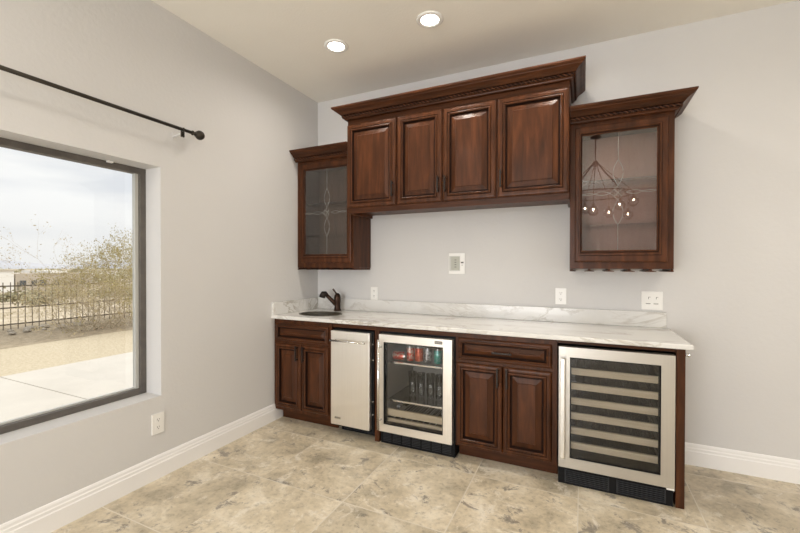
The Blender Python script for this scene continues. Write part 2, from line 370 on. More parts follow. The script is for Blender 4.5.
# ------------------------------------------------------------------ cabinet parts
def rect(x0, x1, z0, z1, i, y): return [(x0 + i, y, z0 + i), (x1 - i, y, z0 + i), (x1 - i, y, z1 - i), (x0 + i, y, z1 - i)]
def raised_door(parent, name, x0, x1, z0, z1, yf, fw=.052, horiz=False):
    """door or drawer front: moulded frame, with the raised panel as its child"""
    P = [(0, .02), (0, .010), (.003, .0055), (.009, .0015), (.017, 0), (fw - .024, 0), (fw - .0205, .0035), (fw - .017, -.003), (fw - .010, -.0055), (fw - .004, -.001), (fw, .010), (fw, .0155)]
    mis = [0, 0, 0, 0, 0, 1, 0, 0, 0, 1, 1]
    d = MB().rings([rect(x0, x1, z0, z1, i, yf + y) for i, y in P], mis)
    d.rings([rect(x0, x1, z0, z1, i, yf + .02) for i in (0, fw)])
    do = d.build(name, [M['woodh' if horiz else 'wood'], M['glaze']], parent, fix=True)
    s = min(.030, (min(x1 - x0, z1 - z0) - 2 * fw) * .28)
    s *= 1.1
    Q = [(fw - .001, .0155), (fw + .007, .0145), (fw + .009, .013), (fw + .009 + s, .0035), (fw + .0115 + s, -.0005)]
    MB().rings([rect(x0, x1, z0, z1, i, yf + y) for i, y in Q], [1, 1, 0, 0], cap1=True).build('raised_panel', [M['woodh' if horiz else 'wood'], M['glaze']], do, fix=True)
    return do
def pull(parent, x, z0, z1, yf, horiz=False, x1=None):
    mb = MB()
    if horiz:
        zc = z0
        mb.box(x, x1, yf - .034, yf - .024, zc - .006, zc + .006, bev=.002)
        for xx in (x + .012, x1 - .022): mb.box(xx, xx + .010, yf - .026, yf + .001, zc - .005, zc + .005)
    else:
        mb.box(x - .006, x + .006, yf - .034, yf - .024, z0, z1, bev=.002)
        for zz in (z0 + .010, z1 - .020): mb.box(x - .005, x + .005, yf - .026, yf + .001, zz, zz + .010)
    return mb.build('handle', M['bronze'], parent)

YF = -.632
def base_cabinet(x0, x1, label, doors, drawer, hpos, zb=.115, ydoor=YF, false_front=False):
    c = thing('base_cabinet', ((x0 + x1) / 2, -.3, 0), label, 'cabinet', 'base cabinets under the marble counter')
    b = MB()                                                       # hollow carcass: sides, back, bottom
    b.box(x0, x0 + .018, -.592, -.003, .10, .8845); b.box(x1 - .018, x1, -.592, -.003, .10, .8845)
    b.box(x0 + .018, x1 - .018, -.015, -.003, .10, .8845); b.box(x0 + .018, x1 - .018, -.592, -.015, .10, .118)
    b.build('body', M['wood'], c)
    f = MB()
    f.box(x0, x0 + .028, -.612, -.5925, .10, .8845); f.box(x1 - .028, x1, -.612, -.5925, .10, .8845)
    f.box(x0 + .028, x1 - .028, -.612, -.5925, .838, .8845); f.box(x0 + .028, x1 - .028, -.612, -.5925, .10, .125); f.box(x0 + .028, x1 - .028, -.612, -.5925, .672, .715)
    f.build('face_frame', M['wood'], c)
    MB().box(x0, x1, -.525, -.507, 0, .0995).build('toe_kick', M['woodh'], c)
    for (a, bb), hx in zip(doors, hpos):
        d = raised_door(c, 'door', a, bb, zb, .678, ydoor, .05)
        pull(d, hx, .545, .675 if not drawer else .672, ydoor)
    a, bb = drawer
    dr = raised_door(c, 'drawer_front' if false_front else 'drawer', a, bb, .700, .848, ydoor, .036, True)
    if not false_front: pull(dr, (a + bb) / 2 - .064, .771, 0, ydoor, True, (a + bb) / 2 + .064)
    return c
base_cabinet(.002, .600, 'narrow wooden sink cabinet with two doors in the left corner', [(.024, .298), (.304, .574)], (.024, .574), (.268, .338), .130, false_front=True)
base_cabinet(1.632, 2.283, 'wide wooden base cabinet with a drawer handle, between the two glass fridges', [(1.642, 1.948), (1.954, 2.252)], (1.648, 2.252), (1.922, 1.982))

# dividers that stand on the floor between the appliances
dv = thing('divider_panel', (1.008, -.3, 0), 'slim wooden upright between the steel bin drawer and the beverage fridge', 'panel', 'wooden uprights framing the appliances')
MB().box(.990, 1.029, -.606, -.003, 0, .8845).build('upright', M['wood'], dv)
MB().box(.602, .989, -.606, -.585, .848, .8845).box(1.030, 1.630, -.606, -.585, .848, .8845).build('top_rail', M['woodh'], dv)
dv = thing('end_panel', (2.918, -.3, 0), 'wooden end panel closing the right end of the counter', 'panel', 'wooden uprights framing the appliances')
MB().box(2.897, 2.938, -.622, -.003, 0, .8845).build('upright', M['wood'], dv)
MB().box(2.285, 2.896, -.606, -.585, .862, .8845).build('top_rail', M['woodh'], dv)
br = MB().tube([(2.9385, -.60, .852), (2.956, -.60, .848)], [.006, .009], 10).ball((2.958, -.60, .847), .010, 10).build('wall_bumper', M['chrome'])
tag(br, 'small metal knob on the end panel just under the counter corner', 'knob')

# ------------------------------------------------------------------ trash compactor / ice maker with steel front
tr = thing('ice_maker', (.80, -.3, 0), 'narrow undercounter appliance with a plain stainless steel door and bar handle', 'appliance')
MB().box(.618, .984, -.612, -.03, .065, .838).build('body', M['black'], tr)
MB().box(.640, .984, -.528, -.05, 0, .0645).build('base', M['black'], tr)
g = MB()
for k in range(22): g.box(.662 + k * .0143, .669 + k * .0143, -.533, -.5285, .012, .055)
g.build('grille', M['dark'], tr)
dd = MB().box(.617, .966, -.652, -.614, .088, .828, bev=.004).build('door', M['steel'], tr)
hb = MB().tube([(.632, -.690, .757), (.945, -.690, .757)], .0075, 12)
for xx in (.665, .915): hb.tube([(xx, -.6525, .757), (xx, -.690, .757)], .006, 10)
hb.build('handle', M['chrome'], dd)
MB().box(.652, .712, -.6545, -.6522, .135, .155, bev=.001).build('nameplate', M['chrome'], dd)
ng = MB()
for k in range(5): ng.box(.658 + k * .010, .664 + k * .010, -.6550, -.6546, .140, .150)
ng.build('nameplate_lettering', M['slot'], dd)
for z in (.20, .30, .62, .74): MB().lathe((.975, -.6135, z), [(.001, -.003), (.005, -.003), (.005, 0), (.001, 0)], 8, 'y').build('hinge_screw', M['chrome'], tr)

# ------------------------------------------------------------------ glass door fridges
def fridge(x0, x1, label, gx0, gx1, gz0, gz1, dz0, dz1, dx0, dx1, name, liner, gmat, st='steel'):
    f = thing(name, ((x0 + x1) / 2, -.3, 0), label, 'fridge', 'undercounter glass door fridges')
    t = .035; zt = .843; zb = .10
    MB().box(x0, x0 + t, -.600, -.03, zb, zt).box(x1 - t, x1, -.600, -.03, zb, zt).box(x0 + t, x1 - t, -.600, -.03, zt - t, zt)\
        .box(x0 + t, x1 - t, -.600, -.03, zb, zb + .045).box(x0 + t, x1 - t, -.06, -.03, zb + .045, zt - t).build('body', M['black'], f)
    MB().box(x0 + t + .0005, x0 + t + .006, -.599, -.066, zb + .0455, zt - t - .0005).box(x1 - t - .006, x1 - t - .0005, -.599, -.066, zb + .0455, zt - t - .0005)\
        .box(x0 + t + .0005, x1 - t - .0005, -.066, -.0605, zb + .0455, zt - t - .0005).box(x0 + t + .006, x1 - t - .006, -.599, -.0665, zt - t - .006, zt - t - .0005).build('liner', liner, f)
    y0, y1 = -.660, -.606
    d = MB()
    d.box(dx0, gx0, y0, y1, dz0, dz1, 0); d.box(gx1, dx1, y0, y1, dz0, dz1, 0)
    d.box(gx0, gx1, y0, y1, gz1, dz1, 1); d.box(gx0, gx1, y0, y1, dz0, gz0, 1)
    do = d.build('door', [M[st], M[st + 'h']], f)
    s = .006
    MB().box(gx0, gx0 + s, y0 + .004, y1, gz0, gz1).box(gx1 - s, gx1, y0 + .004, y1, gz0, gz1).box(gx0 + s, gx1 - s, y0 + .004, y1, gz0, gz0 + s).box(gx0 + s, gx1 - s, y0 + .004, y1, gz1 - s, gz1).build('gasket', M['black'], do)
    MB().box(gx0 + s, gx1 - s, -.652, -.648, gz0 + s, gz1 - s).build('pane', gmat, do)
    return f, do
bf, bd = fridge(1.034, 1.627, 'beverage fridge with drink cans and glasses behind its clear door', 1.091, 1.553, .167, .777, .112, .832, 1.053, 1.617, 'beverage_fridge', M['grey_liner'], M['fridgeglass'])
hb = MB().tube([(1.071, -.705, .14), (1.071, -.705, .80)], .0095, 12)
for z in (.20, .74): hb.tube([(1.071, -.6605, z), (1.071, -.705, z)], .007, 10)
hb.build('handle', M['chrome'], bd)
MB().box(1.492, 1.548, -.6625, -.6602, .797, .817, bev=.0008).build('nameplate', M['slot'], bd)
ng = MB()
for k in range(5): ng.box(1.497 + k * .0098, 1.499 + k * .0098, -.6631, -.6626, .802, .812).box(1.501 + k * .0098, 1.503 + k * .0098, -.6631, -.6626, .802, .812)
ng.build('nameplate_lettering', M['bead'], bd)
MB().box(1.040, 1.622, -.600, -.05, 0, .0995).build('base', M['black'], bf)
for k in range(7):
    xa = 1.062 + k * .078; v = MB()
    v.box(xa, xa + .066, -.606, -.6005, .018, .022); v.box(xa, xa + .066, -.606, -.6005, .084, .088)
    for q in range(5):
        z = .028 + q * .011
        v.add([(xa, -.606, z), (xa + .066, -.606, z + .004), (xa + .066, -.606, z + .009), (xa, -.606, z + .005), (xa, -.6005, z), (xa + .066, -.6005, z + .004), (xa + .066, -.6005, z + .009), (xa, -.6005, z + .005)],
              [(0, 1, 2, 3), (4, 7, 6, 5), (0, 4, 5, 1), (1, 5, 6, 2), (2, 6, 7, 3), (3, 7, 4, 0)])
    v.build('vent', M['dark'], bf)
XA, XB = 1.077, 1.584
def wire_shelf(z, par):
    v = MB().box(XA, XB, -.575, -.565, z - .006, z + .006, mi=1)
    v.box(XA, XB, -.10, -.09, z - .006, z)
    for k in range(24): 
        x = XA + .008 + k * (XB - XA - .016) / 23; v.box(x - .0012, x + .0012, -.565, -.10, z - .003, z)
    v.box(XA, XA + .004, -.565, -.1, z - .006, z); v.box(XB - .004, XB, -.565, -.1, z - .006, z)
    v.build('shelf', [M['wire'], M['chrome']], par)
wire_shelf(.610, bf)
sh = MB().box(XA, XB, -.575, -.565, .316, .328).build('shelf', M['chrome'], bf)
MB().box(XA, XB, -.5645, -.10, .318, .322).build('glass_plate', M['clear'], sh)
for z in (.210, .139):
    v = MB().box(XA, XB, -.588, -.570, z, z + .050, mi=1, bev=.002)
    for k in range(11):
        x = XA + .01 + k * (XB - XA - .02) / 10; v.box(x - .002, x + .002, -.570, -.12, z + .004, z + .008)
    v.box(XA, XA + .004, -.570, -.12, z + .002, z + .012); v.box(XB - .004, XB, -.570, -.12, z + .002, z + .012)
    v.build('wine_rack', [M['wire'], M['beech']], bf)

# drinks
def can_mesh(mb, c, r, h, axis='z', mi=0, mt=1):
    P = [(.001, 0), (r * .72, 0), (r * .80, .003), (r, .010), (r, h * .5), (r, h - .014), (r * .80, h - .003), (r * .80, h), (r * .74, h - .003), (.001, h - .003)]
    mis = [mt, mt, mt, mi, mi, mt, mt, mt, mt]
    cc = Vector(c); n = 20; loops = []
    for rr, hh in P:
        loops.append([cc + (Vector((rr * math.cos(2 * math.pi * k / n), rr * math.sin(2 * math.pi * k / n), hh)) if axis == 'z' else Vector((hh, rr * math.cos(2 * math.pi * k / n), rr * math.sin(2 * math.pi * k / n)))) for k in range(n)])
    return mb.rings(loops, mis, smooth=True)
def can_mat(name, a, b, rough=.3):
    return noisy(name, [(.42, a), (.5, b), (.56, a)], 22., (1, 1, 1), rough, 2., metal=.3)
M['can_red'] = can_mat('printed_red_can', (.62, .08, .04), (.75, .62, .52))
M['can_red2'] = can_mat('printed_orange_red_can', (.70, .15, .07), (.55, .07, .04))
M['can_silver'] = can_mat('printed_grey_can', (.20, .20, .21), (.66, .66, .68))
M['can_teal'] = can_mat('printed_teal_can', (.08, .45, .36), (.30, .55, .55))
SZ = .6105
CG = 'drink cans on the top shelf of the beverage fridge'
def can(x, y, h, r, m, label, axis='z'):
    t = thing('drink_can', (x, y, SZ), label, 'can', CG)
    mb = MB()
    if axis == 'z': can_mesh(mb, (x, y, SZ), r, h)
    else: can_mesh(mb, (x, y, SZ + r), r, h, 'x')
    mb.build('can_body', [M[m], M['wire']], t)
    if axis == 'z': MB().box(x - .006, x + .010, y - .005, y + .005, SZ + h + .0002, SZ + h + .002).build('pull_tab', M['chrome'], t)
can(1.084, -.48, .115, .033, 'can_red', 'red drink can lying on its side, leftmost on the fridge shelf', 'x')
can(1.234, -.49, .122, .029, 'can_red', 'slim red drink can with pale print standing beside the lying one')
can(1.300, -.475, .122, .033, 'can_red2', 'orange-red drink can standing left of the grey can')
can(1.374, -.48, .118, .029, 'can_silver', 'dark grey drink can with a white mark, between red and teal')
can(1.456, -.485, .120, .030, 'can_teal', 'teal green drink can, rightmost on the fridge shelf')
mk = MB()
mk.box(1.3685, 1.379, -.5113, -.5085, SZ + .03, SZ + .085)
bpy_can = [o for o in C.objects if o.name.startswith('can_body')][3]
mk.build('can_label', M['plate'], bpy_can)
# tumblers and flutes on the middle shelf
GP = [(.001, .002), (.026, .002), (.028, .006), (.031, .05), (.034, .185), (.0325, .185), (.0295, .05), (.026, .010), (.001, .010)]
gl0 = None
for i, (x, y) in enumerate([(1.215, -.40), (1.290, -.41), (1.365, -.40), (1.440, -.41), (1.512, -.40)]):
    lab = ['tall clear glass, leftmost on the middle fridge shelf', 'tall clear glass on the fridge shelf, second from the left', 'tall clear glass in the middle of the five on the fridge shelf',
           'tall clear glass on the fridge shelf, second from the right', 'tall clear glass, rightmost on the middle fridge shelf'][i]
    if gl0 is None: gl0 = o = MB().lathe((x, y, .3225), [(r * 1.0, h) for r, h in GP], 20).build('drinking_glass', M['clear'])
    else: o = gl0.copy(); C.objects.link(o); o.location = Vector((x, y, gl0.location.z))
    tag(o, lab, 'glass', 'glasses in the beverage fridge')
# bottles lying in the wooden racks
def bottle(x, z, label, m):
    t = thing('wine_bottle', (x, -.35, z), label, 'bottle', 'bottles lying in the beverage fridge')
    MB().lathe((x, -.52, z + .040), [(.001, .0), (.014, 0), (.0155, .004), (.0145, .03), (.0145, .085), (.022, .105), (.036, .135), (.0375, .16), (.0375, .31), (.03, .318), (.001, .31)], 20, 'y').build('bottle_body', M[m], t)
    MB().lathe((x, -.5215, z + .040), [(.001, -.001), (.0155, -.001), (.0165, .003), (.0160, .045), (.0150, .046)], 16, 'y', cap1=False).build('foil_cap', M['can_silver'], t)
M['green_glass'] = mat('green_bottle_glass', (.03, .06, .03), .08)
bottle(1.150, .219, 'dark wine bottle lying at the left of the upper wooden rack', 'green_glass')
bottle(1.510, .219, 'dark wine bottle lying at the right of the upper wooden rack', 'black')

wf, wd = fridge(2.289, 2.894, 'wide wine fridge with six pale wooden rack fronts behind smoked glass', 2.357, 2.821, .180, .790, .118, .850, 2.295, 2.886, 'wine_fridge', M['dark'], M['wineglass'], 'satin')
hb = MB().box(2.304, 2.331, -.700, -.690, .185, .785, bev=.003)
for z in (.22, .73): hb.box(2.309, 2.326, -.690, -.6605, z, z + .02)
hb.build('handle', M['chrome'], wd)
MB().box(2.292, 2.886, -.622, -.05, 0.001, .0995).build('base', M['black'], wf)
for a, b in ((2.335, 2.565), (2.615, 2.845)):
    v = MB()
    for k in range(7): v.box(a, b, -.630, -.6225, .016 + k * .0115, .021 + k * .0115)
    for x in (a - .006, b): v.box(x, x + .006, -.630, -.6225, .014, .092)
    v.build('vent', M['dark'], wf)
MB().box(2.850, 2.886, -.655, -.6225, .106, .1165).build('door_hinge', M['plate'], wf)
XA2, XB2 = 2.332, 2.851
for i in range(6):
    z = .711 - i * .0915 - .040
    v = MB().box(XA2, XB2, -.596, -.578, z, z + .040, mi=1, bev=.002)
    for k in range(12):
        x = XA2 + .012 + k * (XB2 - XA2 - .024) / 11; v.box(x - .0012, x + .0012, -.578, -.12, z + .006, z + .010)
    for x in (XA2, XB2 - .004): v.box(x, x + .004, -.578, -.12, z + .004, z + .014)
    v.build('wine_rack', [M['black'], M['beech']], wf)
MB().lathe((2.62, -.30, .780), [(.001, 0), (.02, 0), (.02, .018), (.001, .018)], 12).build('interior_lamp', M['plate'], wf)

# ------------------------------------------------------------------ wall cabinets
CP = [(0, -.092), (.009, -.092), (.014, -.089), (.016, -.083), (.022, -.079), (.024, -.077), (.020, -.076), (.020, -.059), (.036, -.057), (.042, -.053), (.048, -.046), (.058, -.037), (.070, -.030),
      (.077, -.027), (.080, -.021), (.085, -.019), (.091, -.015), (.095, -.009), (.095, 0), (0, 0)]
def crown(parent, x0, x1, yd, zt, left, right):
    """left/right: 'return' or an x where the crown butts"""
    def path(o):
        p = []
        p += [(x0 - o, -.002), (x0 - o, -yd - o)] if left == 'return' else [(left, -yd - o)]
        p += [(x1 + o, -yd - o), (x1 + o, -.002)] if right == 'return' else [(right, -yd - o)]
        return p
    paths = [path(o) for o, z in CP]
    loops = [[(paths[j][i][0], paths[j][i][1], zt + CP[j][1]) for j in range(len(CP))] for i in range(len(paths[0]))]
    cm = MB().rings(loops, cap0=True, cap1=True); nC = len(CP)
    for q in range(len(paths[0]) - 1): cm.m[q * nC + 5] = 1; cm.m[q * nC + 6] = 1; cm.m[q * nC + 7] = 1
    c = cm.build('crown_molding', [M['woodh'], M['glaze']], parent)
    rp = path(.0255); zr = zt - .0675; mb = MB()
    for (a, b) in zip(rp[:-1], rp[1:]):
        A = Vector((a[0], a[1], zr)); B = Vector((b[0], b[1], zr)); D = B - A; Ln = D.length
        if Ln < .03: continue
        D.normalize(); U = Vector((0, 0, 1)); V = D.cross(U); n = 8; st = max(2, int(Ln / .0036)); loops = []
        for i in range(st + 1):
            t = i / st * Ln; ph = 2 * math.pi * t / .062
            loops.append([A + D * t + (U * math.cos(q) + V * math.sin(q)) * .0092 * (1 + .42 * math.cos(2 * (q - ph))) for q in [2 * math.pi * k / n for k in range(n)]])
        b0 = len(mb.f); mb.rings(loops, smooth=True, cap0=True, cap1=True)
        for i in range(st):                                       # dark glaze lies in the grooves of the twist
            ph = 2 * math.pi * ((i + .5) / st * Ln) / .062
            for k in range(n):
                if math.cos(2 * (2 * math.pi * (k + .5) / n - ph)) < 0: mb.m[b0 + i * n + k] = 1
    mb.build('rope_trim', [M['wood'], M['glaze']], c)
    return c
# main wide cabinet
UX0, UX1, UD, UZ0, UZT = .614, 2.340, .42, 1.782, 2.655
mc = thing('wall_cabinet', ((UX0 + UX1) / 2, -.2, UZ0), 'long deep four-door wall cabinet under the highest crown', 'cabinet', 'wooden wall cabinets')
yfr = -UD + .020
MB().box(UX0, UX1, yfr + .02, -.002, UZ0 + .028, UZT - .004).build('body', M['wood'], mc)
MB().box(UX0, UX0 + .018, yfr + .0205, -.002, UZ0, UZ0 + .0275).build('bottom_lip', M['woodh'], mc); MB().box(UX1 - .018, UX1, yfr + .0205, -.002, UZ0, UZ0 + .0275).build('bottom_lip', M['woodh'], mc)
MB().box(UX0, UX1, yfr, yfr + .0195, UZ0, UZT - .004).build('face_frame', M['woodh'], mc)
for (a, b), hx in zip([(.614, 1.070), (1.082, 1.456), (1.464, 1.862), (1.872, 2.338)], [1.048, 1.432, 1.488, 1.897]):
    d = raised_door(mc, 'door', a, b, 1.826, 2.522, -UD, .058)
    pull(d, hx, 1.892, 2.015, -UD)
crown(mc, UX0, UX1, UD, UZT, 'return', 'return')

def glass_cabinet(x0, x1, label, dx0, dx1, gx0, gx1, ct, left, right, gm, lx, lz, lining):
    D = .330; z0 = 1.322
    c = thing('wall_cabinet', ((x0 + x1) / 2, -.16, z0), label, 'cabinet', 'wooden wall cabinets')
    b = MB(); y0 = -D + .0405; zt = ct - .003
    b.box(x0, x0 + .018, y0, -.002, z0, zt); b.box(x1 - .018, x1, y0, -.002, z0, zt)
    b.box(x0 + .018, x1 - .018, y0, -.002, z0 + .02, z0 + .038); b.box(x0 + .018, x1 - .018, y0, -.002, zt - .11, zt)
    b.build('body', M['wood'], c)
    l = MB().box(x0 + .0185, x1 - .0185, -.008, -.0025, z0 + .0385, zt - .1105)
    l.box(x0 + .0185, x0 + .021, y0, -.008, z0 + .0385, zt - .1105).box(x1 - .021, x1 - .0185, y0, -.008, z0 + .0385, zt - .1105).box(x0 + .021, x1 - .021, y0, -.008, z0 + .0385, z0 + .041)
    l.build('lining', M[lining], c)
    f = MB(); yb, yf = -D + .040, -D + .0205
    f.box(x0, x0 + .05, yf, yb, z0, zt).box(x1 - .05, x1, yf, yb, z0, zt).box(x0 + .05, x1 - .05, yf, yb, z0, z0 + .055).box(x0 + .05, x1 - .05, yf, yb, 2.235, zt)
    f.build('face_frame', M['wood'], c)
    for z in (1.615, 1.915): MB().box(x0 + .0215, x1 - .0215, -.26, -.0085, z, z + .006).build('shelf', M['clear'], c)
    gz0, gz1 = 1.444, 2.212; dz0, dz1 = 1.366, 2.272
    P = [(0, .02), (0, .005), (.004, 0)]
    d = MB(); fy = -D
    def ring(t, y): # between outer (t=0) and glass edge (t=1)
        return [(dx0 + (gx0 - dx0) * t, fy + y, dz0 + (gz0 - dz0) * t), (dx1 + (gx1 - dx1) * t, fy + y, dz0 + (gz0 - dz0) * t),
                (dx1 + (gx1 - dx1) * t, fy + y, dz1 + (gz1 - dz1) * t), (dx0 + (gx0 - dx0) * t, fy + y, dz1 + (gz1 - dz1) * t)]
    d.rings([ring(t, y) for t, y in ((0, .02), (0, .006), (.08, .001), (.15, 0), (.55, 0), (.60, -.004), (.74, -.004), (.80, .004), (.90, .008), (1, .012), (1, .02), (0, .02))], [0, 0, 0, 0, 1, 0, 0, 1, 0, 0, 0])
    do = d.build('door', [M['wood'], M['glaze']], c)
    MB().box(gx0 - .004, gx1 + .004, fy + .013, fy + .016, gz0 - .004, gz1 + .004).build('glass_pane', gm, do)
    # leaded pattern
    m = MB(); y = fy + .0115; r = .0014
    def curve(pts): m.tube([(x, y, z) for x, z in pts], r, 6)
    def leaf(ax, az, bx, bz, w):
        n = 12
        for s in (-1, 1):
            pts = []
            for k in range(n + 1):
                t = k / n; o = math.sin(math.pi * t) * w * s
                dx, dz = bx - ax, bz - az; Ln = math.hypot(dx, dz); pts.append((ax + dx * t - dz / Ln * o, az + dz * t + dx / Ln * o))
            curve(pts)
    dm = .046; hw = (gx1 - gx0) / 2
    cx = (gx0 + gx1) / 2 if lx is None else lx
    curve([(cx, gz1), (cx, lz + .215)]); curve([(cx, lz - .21), (cx, gz0)])
    leaf(cx, lz + .215, cx, lz + dm, .029); leaf(cx, lz - dm, cx, lz - .21, .029)
    curve([(cx - dm, lz), (cx, lz + dm), (cx + dm, lz), (cx, lz - dm), (cx - dm, lz)])
    curve([(cx - dm * .5, lz + dm * .5), (cx + dm * .5, lz - dm * .5)]); curve([(cx - dm * .5, lz - dm * .5), (cx + dm * .5, lz + dm * .5)])
    for s, e in ((1, gx1), (-1, gx0)):
        q = abs(e - cx); leaf(cx + s * dm, lz, cx + s * (dm + (q - dm) * .55), lz, .012); leaf(cx + s * (dm + (q - dm) * .55), lz, e, lz, .006)
    m.build('leading', M['lead'], do)
    # bevelled diamond
    q = dm * .46
    for ox, oz in ((0, q), (0, -q), (q, 0), (-q, 0)):
        k = q * .86
        b = [(cx + ox, y - .001, lz + oz + k), (cx + ox + k, y - .001, lz + oz), (cx + ox, y - .001, lz + oz - k), (cx + ox - k, y - .001, lz + oz)]
        cc = [(cx + ox + (px - cx - ox) * .5, y - .004, lz + oz + (pz - lz - oz) * .5) for px, _, pz in b]
        MB().rings([b, cc], cap1=True, cap0=True).build('bevelled_glass', M['clear'], do)
    crown(c, x0, x1, D, ct, left, right)
    # stemware rack underneath
    s = MB(); nn = 5; wd_ = x1 - x0 - .01
    for k in range(nn + 1):
        x = x0 + .005 + wd_ * k / nn; hw_ = .030
        a, b2 = max(x - hw_, x0), min(x + hw_, x1)
        s.box(max(x - .008, x0), min(x + .008, x1), -.30, -.01, z0 - .010, z0 - .0005)
        n = 8; top = []; 
        pr = [(a, z0 - .018), (b2, z0 - .018), (b2, z0 - .0145), (min(x + .010, x1), z0 - .010), (max(x - .010, x0), z0 - .010), (a, z0 - .0145)]
        s.rings([[(px, yy, pz) for px, pz in pr] for yy in (-.312, -.01)], cap0=True, cap1=True)
    s.build('stemware_rack', M['wood'], c)
    return c
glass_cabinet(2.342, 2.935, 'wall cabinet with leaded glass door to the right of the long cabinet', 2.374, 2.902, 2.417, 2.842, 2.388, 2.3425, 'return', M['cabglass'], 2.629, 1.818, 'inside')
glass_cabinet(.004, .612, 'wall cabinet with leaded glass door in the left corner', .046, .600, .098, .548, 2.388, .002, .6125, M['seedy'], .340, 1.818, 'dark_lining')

# ------------------------------------------------------------------ wall plates
def plate(name, label, cat, c, w_, h, facing, parts, group=None):
    """parts are (dx,dz,half w,half h,depth,material) in the plate's own plane"""
    t = thing(name, c, label, cat, group)
    def bx(cx, cz, hw, hh, d0, d1, bev=0):
        if facing == 'y': return MB().box(c[0] + cx - hw, c[0] + cx + hw, c[1] - d1, c[1] - d0, c[2] + cz - hh, c[2] + cz + hh, bev=bev)
        return MB().box(c[0] + d0, c[0] + d1, c[1] + cx - hw, c[1] + cx + hw, c[2] + cz - hh, c[2] + cz + hh, bev=bev)
    bx(0, 0, w_ / 2, h / 2, .0005, .007, .002).build('cover_plate', M['plate'], t)
    for nm, lst, m in parts:
        for cx, cz, hw, hh, d0, d1 in lst: bx(cx, cz, hw, hh, d0, d1).build(nm, m, t)
    return t
def duplex():
    P = []
    for z in (.024, -.024):
        P.append(('socket', [(0, z, .017, .015, .0072, .0085)], M['plate']))
        P.append(('slot', [(-.0065, z + .003, .0013, .005, .0086, .0090), (.0065, z + .003, .0013, .004, .0086, .0090), (0, z - .008, .0025, .0025, .0086, .0090)], M['slot']))
    return P
G = 'white wall outlets'
plate('outlet', 'white wall outlet low on the left wall under the window corner', 'outlet', (0, -1.646, .345), .078, .128, 'x', duplex(), G)
plate('outlet', 'white wall outlet above the counter middle, near the wide base cabinet', 'outlet', (2.273, 0, 1.110), .078, .122, 'y', duplex(), G)
plate('outlet', 'white wall outlet just right of the faucet', 'outlet', (.652, 0, 1.082), .074, .120, 'y', duplex(), G)
plate('light_switch', 'white double wall plate beyond the right end of the counter upstand', 'outlet', (2.863, 0, 1.100), .128, .128, 'y',
      [('rocker', [(x, 0, .0175, .034, .0072, .010)], M['plate']) for x in (-.023, .023)] +
      [('slot', [(x + .002, .018, .0014, .008, .0101, .0104), (x + .008, .024, .005, .0012, .0101, .0104), (x, -.022, .014, .0022, .0101, .0104)], M['slot']) for x in (-.023, .023)])
M['lcd'] = mat('grey_display', (.42, .42, .36), .3)
plate('thermostat', 'white wall control with a grey screen between the cabinets and counter', 'thermostat', (1.452, 0, 1.361), .142, .176, 'y',
      [('screen_bezel', [(-.018, 0, .046, .062, .0072, .012)], M['bead']), ('screen', [(-.012, 0, .036, .056, .0121, .0128)], M['lcd']),
       ('button', [(.048, .008, .011, .006, .0072, .011)], M['slot']), ('button', [(.048, -.014, .006, .0045, .0072, .010)], M['bead']),
       ('display_mark', [(-.010, .03 - k * .02, .008, .003, .0129, .0131) for k in range(4)], M['slot'])])

# ------------------------------------------------------------------ curtain rod
cr_ = thing('curtain_rod', (.09, -1.5, 2.213), 'long black curtain rod with ball finial above the window', 'curtain rod')
MB().tube([(.09, -1.470, 2.213), (.09, -2.7, 2.213)], .0105, 14).tube([(.09, -2.7, 2.213), (.09, -4.1, 2.213)], .0125, 14).build('rod', M['iron'], cr_)
MB().lathe((.09, -1.470, 2.213), [(.001, 0), (.013, 0), (.016, .006), (.011, .012), (.010, .020), (.014, .024), (.011, .028), (.020, .034), (.029, .047), (.031, .060), (.028, .073), (.019, .084), (.008, .089), (.001, .090)], 20, 'y').build('finial', M['iron'], cr_)
for yy in (-1.535, -3.95):
    MB().box(0.0005, .005, yy - .010, yy + .010, 2.155, 2.205, bev=.001).tube([(.004, yy, 2.178), (.05, yy, 2.186), (.085, yy, 2.190)], .006, 8).build('wall_bracket', M['wall'], cr_)
    b = MB().tube([(.079, yy, 2.215), (.079, yy, 2.196), (.090, yy, 2.188), (.101, yy, 2.196), (.101, yy, 2.222)], .005, 8)
    b.box(.084, .096, yy - .010, yy - .004, 2.165, 2.200).box(.084, .096, yy + .004, yy + .010, 2.165, 2.200)
    b.build('rod_clamp', M['iron'], cr_)

